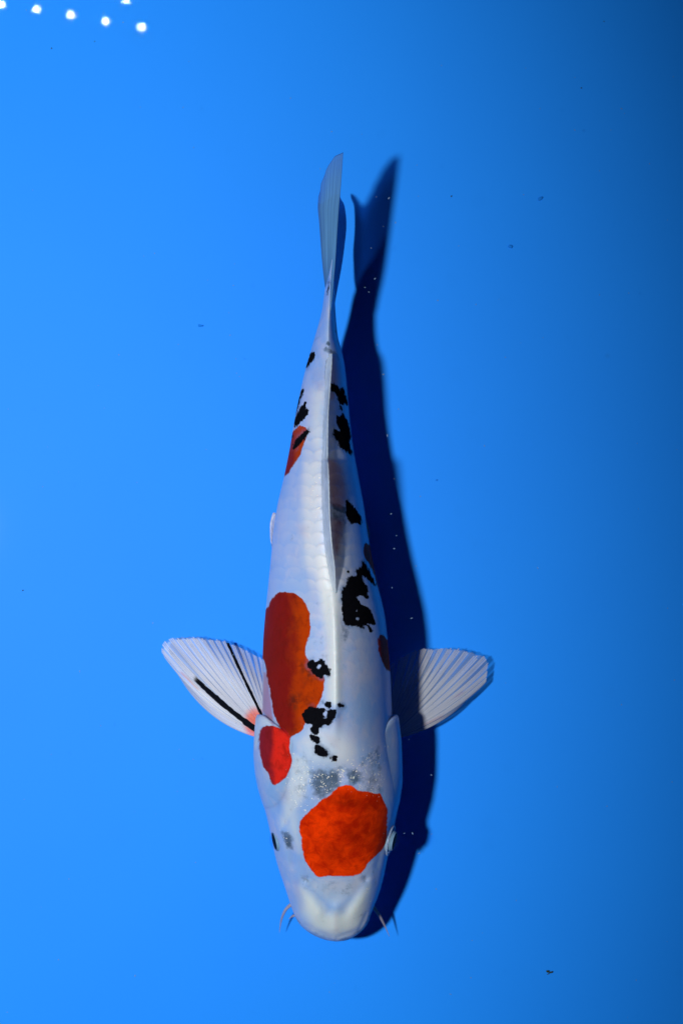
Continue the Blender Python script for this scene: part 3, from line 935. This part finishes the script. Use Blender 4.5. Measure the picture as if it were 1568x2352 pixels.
# ------------------------------------------------------------------ tail fin
def tail():
    n_h, n_s = 70, 90
    h = np.linspace(0, 1, n_h)
    s = np.linspace(0, 1, n_s)
    H, Sg = np.meshgrid(h, s, indexing='ij')
    y_end = pchip([0, .1, .25, .42, .52, .62, .76, .9, 1], [444, 448, 458, 468, 466, 448, 404, 360, 350], h)
    y0 = 715.0
    y = y0 + (y_end[:, None] - y0) * Sg
    Y = lambda k, v: pchip(k, v, y)
    yk = [350, 400, 450, 472, 514, 572, 610, 640, 687, 715]
    up = Y(yk, [787.5, 784, 780, 778, 775, 771, 768, 765, 761, 758])
    lo = Y(yk, [784, 783, 780, 790, 794.5, 789, 783.5, 778, 769, 765])
    zu = Y(yk, [372, 366, 359, 356, 350, 340, 333, 326, 308, 302])
    zl = Y(yk, [60, 66, 76, 68, 60, 66, 84, 104, 146, 160])
    lb = Y(yk, [740, 732, 731, 731, 735, 739, 742, 745, 750, 752])
    mid = (up + lo) / 2
    bow = mid - lb
    px = lo + (up - lo) * H - bow * np.sin(math.pi * H ** 1.15) ** .9
    lift = H + (1 - (1 - H) ** 2.3 - H) * sst(Sg, .1, .55)
    z = zl + (zu - zl) * lift
    wob = .8 * np.sin(H * 60) * sst(Sg, .1, .5)
    n = n_h * n_s
    a = pts_w(px + wob, y, z).reshape(-1, 3)
    b = pts_w(px + wob + 1.8 * (1 - Sg * .6), y, z).reshape(-1, 3)
    f = grid_faces(n_h, n_s)
    ring = [i * n_s for i in range(n_h)] + [(n_h - 1) * n_s + j for j in range(1, n_s)] + [i * n_s + n_s - 1 for i in range(n_h - 2, -1, -1)] + [j for j in range(n_s - 2, 0, -1)]
    f2 = [tuple(i + n for i in reversed(q)) for q in f]
    fr = [(ring[k], ring[(k + 1) % len(ring)], ring[(k + 1) % len(ring)] + n, ring[k] + n) for k in range(len(ring))]
    ex = zero(n)
    ex['thin'] = (.30 * sst(Sg, .75, 1.02) + .12 * np.exp(-((H - .5) / .25) ** 2) * sst(Sg, .15, .5)).ravel()
    dk = np.exp(-(seg_d(px, y, (752.5, 676), (754.5, 650)) / 1.1) ** 2)
    ex = {k: np.concatenate([w, w]) for k, w in ex.items()}
    g = np.stack([Sg.ravel(), H.ravel()], -1)
    t = mesh_obj('tail_fin', np.vstack([a, b]), f + f2 + fr, M_TAIL, koi, ORG, attrs=ex, uv=np.vstack([g, g]))
tail()
# the tiny black dash on the tail stalk is pigment: add it to the body map
bo = bpy.data.objects['body']
bm = bo.data.attributes['black']
arr = np.array([d.value for d in bm.data])
pxf, pyf = np.concatenate([PX.ravel(), [0, 0]]), np.concatenate([PY.ravel(), [0, 0]])
dash = sdf([(755, 648), (756.5, 649), (754, 665), (752, 677), (751, 676), (752.5, 663)], pxf, pyf)
dash = np.where((np.sin(np.concatenate([AA.ravel(), [0, 0]])) > .2), dash - .3, -60)
bm.data.foreach_set('value', np.maximum(arr, dash).astype(np.float32))

# ------------------------------------------------------------------ dorsal fin
def dorsal():
    ky = [812, 830, 900, 970, 1044, 1054, 1062, 1100, 1180, 1250, 1310, 1362]
    base_x = [753, 752, 748, 744, 741.5, 741, 741, 741, 743, 747, 754, 763]
    top_x = [763, 762, 757, 753, 752.5, 752.5, 753, 755, 757, 762, 769, 771]
    base_z = [305, 312, 322, 340, 360, 363, 365, 375, 392, 405, 414, 424]
    top_z = [322, 338, 368, 388, 404, 410, 452, 458, 464, 464, 452, 432]
    n, m = 220, 14
    y = np.linspace(812, 1362, n)
    bx, tx, bz, tz = (pchip(ky, k, y) for k in (base_x, top_x, base_z, top_z))
    q = np.linspace(0, 1, m)
    Yg, Q = np.meshgrid(y, q, indexing='ij')
    ray = 1.1 * np.sin((Yg + 40 * Q) * 2 * math.pi / 13.0) * (1 - .3 * Q)
    x = bx[:, None] + (tx - bx)[:, None] * Q ** .8
    z = bz[:, None] + (tz - bz)[:, None] * Q
    th = 4.6 - 3.2 * Q
    th = th * sst(Yg, 812, 840)
    a = pts_w(x - th + ray * .5, Yg, z + 2 * (1 - Q)).reshape(-1, 3)
    b = pts_w(x + th * .7 + ray * .3, Yg, z).reshape(-1, 3)
    N = n * m
    f = grid_faces(n, m)
    f2 = [tuple(i + N for i in reversed(t)) for t in f]
    ring = [i * m for i in range(n)] + [(n - 1) * m + j for j in range(1, m)] + [i * m + m - 1 for i in range(n - 2, -1, -1)] + [j for j in range(m - 2, 0, -1)]
    fr = [(ring[k], ring[(k + 1) % len(ring)], ring[(k + 1) % len(ring)] + N, ring[k] + N) for k in range(len(ring))]
    ex = zero(2 * N)
    ex['thin'] = np.tile((.12 * sst(Q, .5, 1)).ravel(), 2)
    g = np.stack([Yg.ravel() / 100, Q.ravel()], -1)
    mesh_obj('dorsal_fin', np.vstack([a, b]), f + f2 + fr, M_DORSAL, koi, ORG, attrs=ex, uv=np.vstack([g, g]))
dorsal()

# ------------------------------------------------------------------ pelvic and anal fins
def small_fin(name, root0, root1, tips):
    tips = np.array(tips, float)
    k = 24
    s = np.linspace(0, 1, len(tips))
    r = np.linspace(0, 1, k)
    T = np.stack([pchip(s, tips[:, i], r) for i in range(3)], -1)
    B = np.array(root0)[None] * (1 - r[:, None]) + np.array(root1)[None] * r[:, None]
    m = 16
    q = np.linspace(0, 1, m)
    P = B[:, None] * (1 - q[None, :, None]) + T[:, None] * q[None, :, None]
    P[..., 2] += 1.0 * np.sin(r * 50)[:, None] * q[None]
    a = pts_w(P[..., 0], P[..., 1], P[..., 2]).reshape(-1, 3)
    b = a + np.array([.6, 0, -1.2]) * U
    N = k * m
    f = grid_faces(k, m)
    f2 = [tuple(i + N for i in reversed(t)) for t in f]
    ring = [i * m for i in range(k)] + [(k - 1) * m + j for j in range(1, m)] + [i * m + m - 1 for i in range(k - 2, -1, -1)] + [j for j in range(m - 2, 0, -1)]
    fr = [(ring[i], ring[(i + 1) % len(ring)], ring[(i + 1) % len(ring)] + N, ring[i] + N) for i in range(len(ring))]
    g = np.stack([np.tile(q, k), np.repeat(r, m) * 12 / 14], -1)
    mesh_obj(name, np.vstack([a, b]), f + f2 + fr, M_RAY, koi, ORG, attrs=zero(2 * N), uv=np.vstack([g, g]))
small_fin('pelvic_fin', (668, 1322, 66), (690, 1300, 62), [(624, 1256, 118), (620.5, 1235, 120), (620, 1208, 122), (628, 1177, 124), (636, 1180, 118), (652, 1190, 100)])
small_fin('pelvic_fin', (822, 1322, 62), (800, 1300, 58), [(846, 1250, 60), (848, 1228, 56), (842, 1200, 52), (834, 1186, 50), (822, 1184, 48), (812, 1190, 46)])
small_fin('anal_fin', (752, 1000, 92), (752, 930, 112), [(752, 955, 34), (750, 935, 28), (749, 915, 34), (749, 900, 48), (750, 895, 66), (751, 893, 84)])

# ------------------------------------------------------------------ bits on the floor and in the water
def flake(px, py, z, r, seed, elong=1.0, ang=0.0, flat=.4):
    rs = random.Random(seed)
    v = []
    n1, n2 = 5, 9
    amp = [rs.uniform(.65, 1.25) for _ in range(n2)]
    c = W(px, py, z)
    for i in range(n1):
        t = math.pi * (i + .02) / (n1 - 1 + .04)
        for j in range(n2):
            p = 2 * math.pi * j / n2
            x = r * elong * math.sin(t) * math.cos(p) * amp[j]
            y = r * math.sin(t) * math.sin(p) * amp[j]
            zz = r * flat * math.cos(t)
            X = x * math.cos(ang) - y * math.sin(ang)
            Y = x * math.sin(ang) + y * math.cos(ang)
            v.append((c.x + X * U, c.y + Y * U, c.z + zz * U))
    f = grid_faces(n1, n2, wrap=True, flip=True)
    f.append(tuple(range(n2)))
    f.append(tuple(reversed(range((n1 - 1) * n2, n1 * n2))))
    return v, f
def loose(name, parts, mat, label, cat, group=None, kind=None):
    V, F = [], []
    for v, f in parts:
        k = len(V)
        V += v
        F += [tuple(i + k for i in q) for q in f]
    org = np.mean(np.array(V), axis=0)
    org[2] = min(p[2] for p in V)
    o = mesh_obj(name, V, F, mat, None, tuple(org))
    o.location = tuple(org)
    if kind:
        o['kind'] = kind
    else:
        o['label'] = label; o['category'] = cat
        if group:
            o['group'] = group
    return o
loose('leaf_fragment', [flake(1257, 2231, 3, 2.9, 1, 1.5, -.35), flake(1264, 2233, 3.4, 2.8, 2, 1.6, 0.1), flake(1258, 2237, 2.6, 1.2, 3, 3.0, .7)], M_DARKBIT,
      'dark green forked leaf fragment lying on the blue floor below right of the fish', 'debris')
for i, (x, y, r, e, a, mat, lab) in enumerate([
    (1240, 456, 4.2, 2.0, .5, M_GREYBIT, 'dim elongated speck on the blue floor right of the tail, upper of two'),
    (1172, 566, 5.2, 1.4, -.4, M_GREYBIT, 'dim rounded speck on the blue floor right of the tail, lower of two'),
    (460, 748, 4.0, 2.0, .1, M_GREYBIT, 'faint flat speck on the blue floor left of the tail stalk'),
    (1036, 451, 1.9, 1.4, .9, M_DARKBIT, 'tiny dark speck on the blue floor just right of the tail shadow'),
    (119, 111, 1.8, 1.2, 1.3, M_DARKBIT, 'tiny dark speck under the row of white lamp reflections'),
    (218, 95, 1.5, 1.1, 0, M_DARKBIT, 'tiny dark speck between two white lamp reflections at the top left'),
    (53, 1356, 1.9, 1.3, .4, M_DARKBIT, 'tiny dark speck near the left edge level with the fish back'),
    (1002, 1103, 2.2, 1.6, .2, M_GREYBIT, 'small dim speck on the blue floor right of the body shadow'),
    (1386, 49, 1.7, 1.2, 1, M_DARKBIT, 'tiny dark speck at the upper right of the floor'),
    (1334, 202, 1.7, 1.5, .2, M_DARKBIT, 'tiny dark speck on the darker right part of the floor')]):
    loose('speck', [flake(x, y, 1.2, r * .8, 20 + i, e, a)], mat, lab, 'speck', 'specks of dirt on the tank floor')
# fine pale particles drifting in the water
parts = []
spec = [(864, 452), (893, 455), (908, 511), (838, 660), (847, 671), (861, 640), (866, 792), (880, 860), (915, 940), (889, 1000), (905, 1100), (928, 1914), (947, 1914), (962, 1960), (898, 1180), (910, 1230), (905, 1260), (955, 1300), (900, 1350), (945, 1420), (965, 1140), (990, 1780), (1005, 690), (880, 520)]
for i in range(150):
    if i < len(spec):
        x, y = spec[i]
        r = random.uniform(.7, 1.3)
    else:
        x, y = random.uniform(10, 1560), random.uniform(10, 2340)
        if 560 < x < 930 and 700 < y < 2180:
            continue
        r = random.uniform(.5, .95)
    parts.append(flake(x, y, random.uniform(440, 620) if i < len(spec) else random.uniform(60, 700), r, 100 + i, random.uniform(1, 2.6), random.uniform(0, 3), .5))
loose('water_particles', parts, M_WHITEBIT, None, None, kind='stuff')

# ------------------------------------------------------------------ lamps over the tank (seen mirrored at the top left)
HL = 6000.0
def lamp(px, py, label, sx=1.0):
    k = (HC + HL) / HC
    x, y = (px - CX) * k * U, -(py - CY) * k * U
    root = bpy.data.objects.new('tank_lamp', None)
    root.location = (x, y, HL * U)
    C.objects.link(root)
    root['label'] = label
    root['category'] = 'lamp'
    root['group'] = 'round lamps over the tank mirrored at the top left'
    R = 11 * U
    n = 32
    v, f = [], []
    for i in range(6):
        t = (math.pi / 2) * i / 5
        for j in range(n):
            p = 2 * math.pi * j / n
            v.append((R * sx * math.sin(t) * math.cos(p), R * math.sin(t) * math.sin(p), -R * .5 * math.cos(t)))
    f = grid_faces(6, n, wrap=True)
    mesh_obj('lens', v, f, M_LAMP, root)
    prof = [(1.0, 0.0), (1.35, -.25), (1.5, .1), (1.3, 1.6), (.6, 2.2), (0.05, 2.25)]
    v = [(R * a * math.cos(2 * math.pi * j / n), R * a * math.sin(2 * math.pi * j / n), R * b + .001) for a, b in prof for j in range(n)]
    mesh_obj('housing', v, grid_faces(len(prof), n, wrap=True), M_HOUSING, root)
for px, py, lab, sx in (
    (4, 10, 'white lamp mirrored at the left edge of the top left row', 1.1),
    (84, 21, 'white lamp mirrored as the flattest spot, first from the left edge', 1.15),
    (164, 34, 'white lamp mirrored in the middle of the top left row', 1.0),
    (242, 49, 'white lamp mirrored as the second spot from the right end of the row', 1.0),
    (325, 62, 'white lamp mirrored at the right end of the top left row', 1.0),
    (290, -1, 'white lamp mirrored above the row, cut by the top edge', 1.1)):
    lamp(px, py, lab, sx)
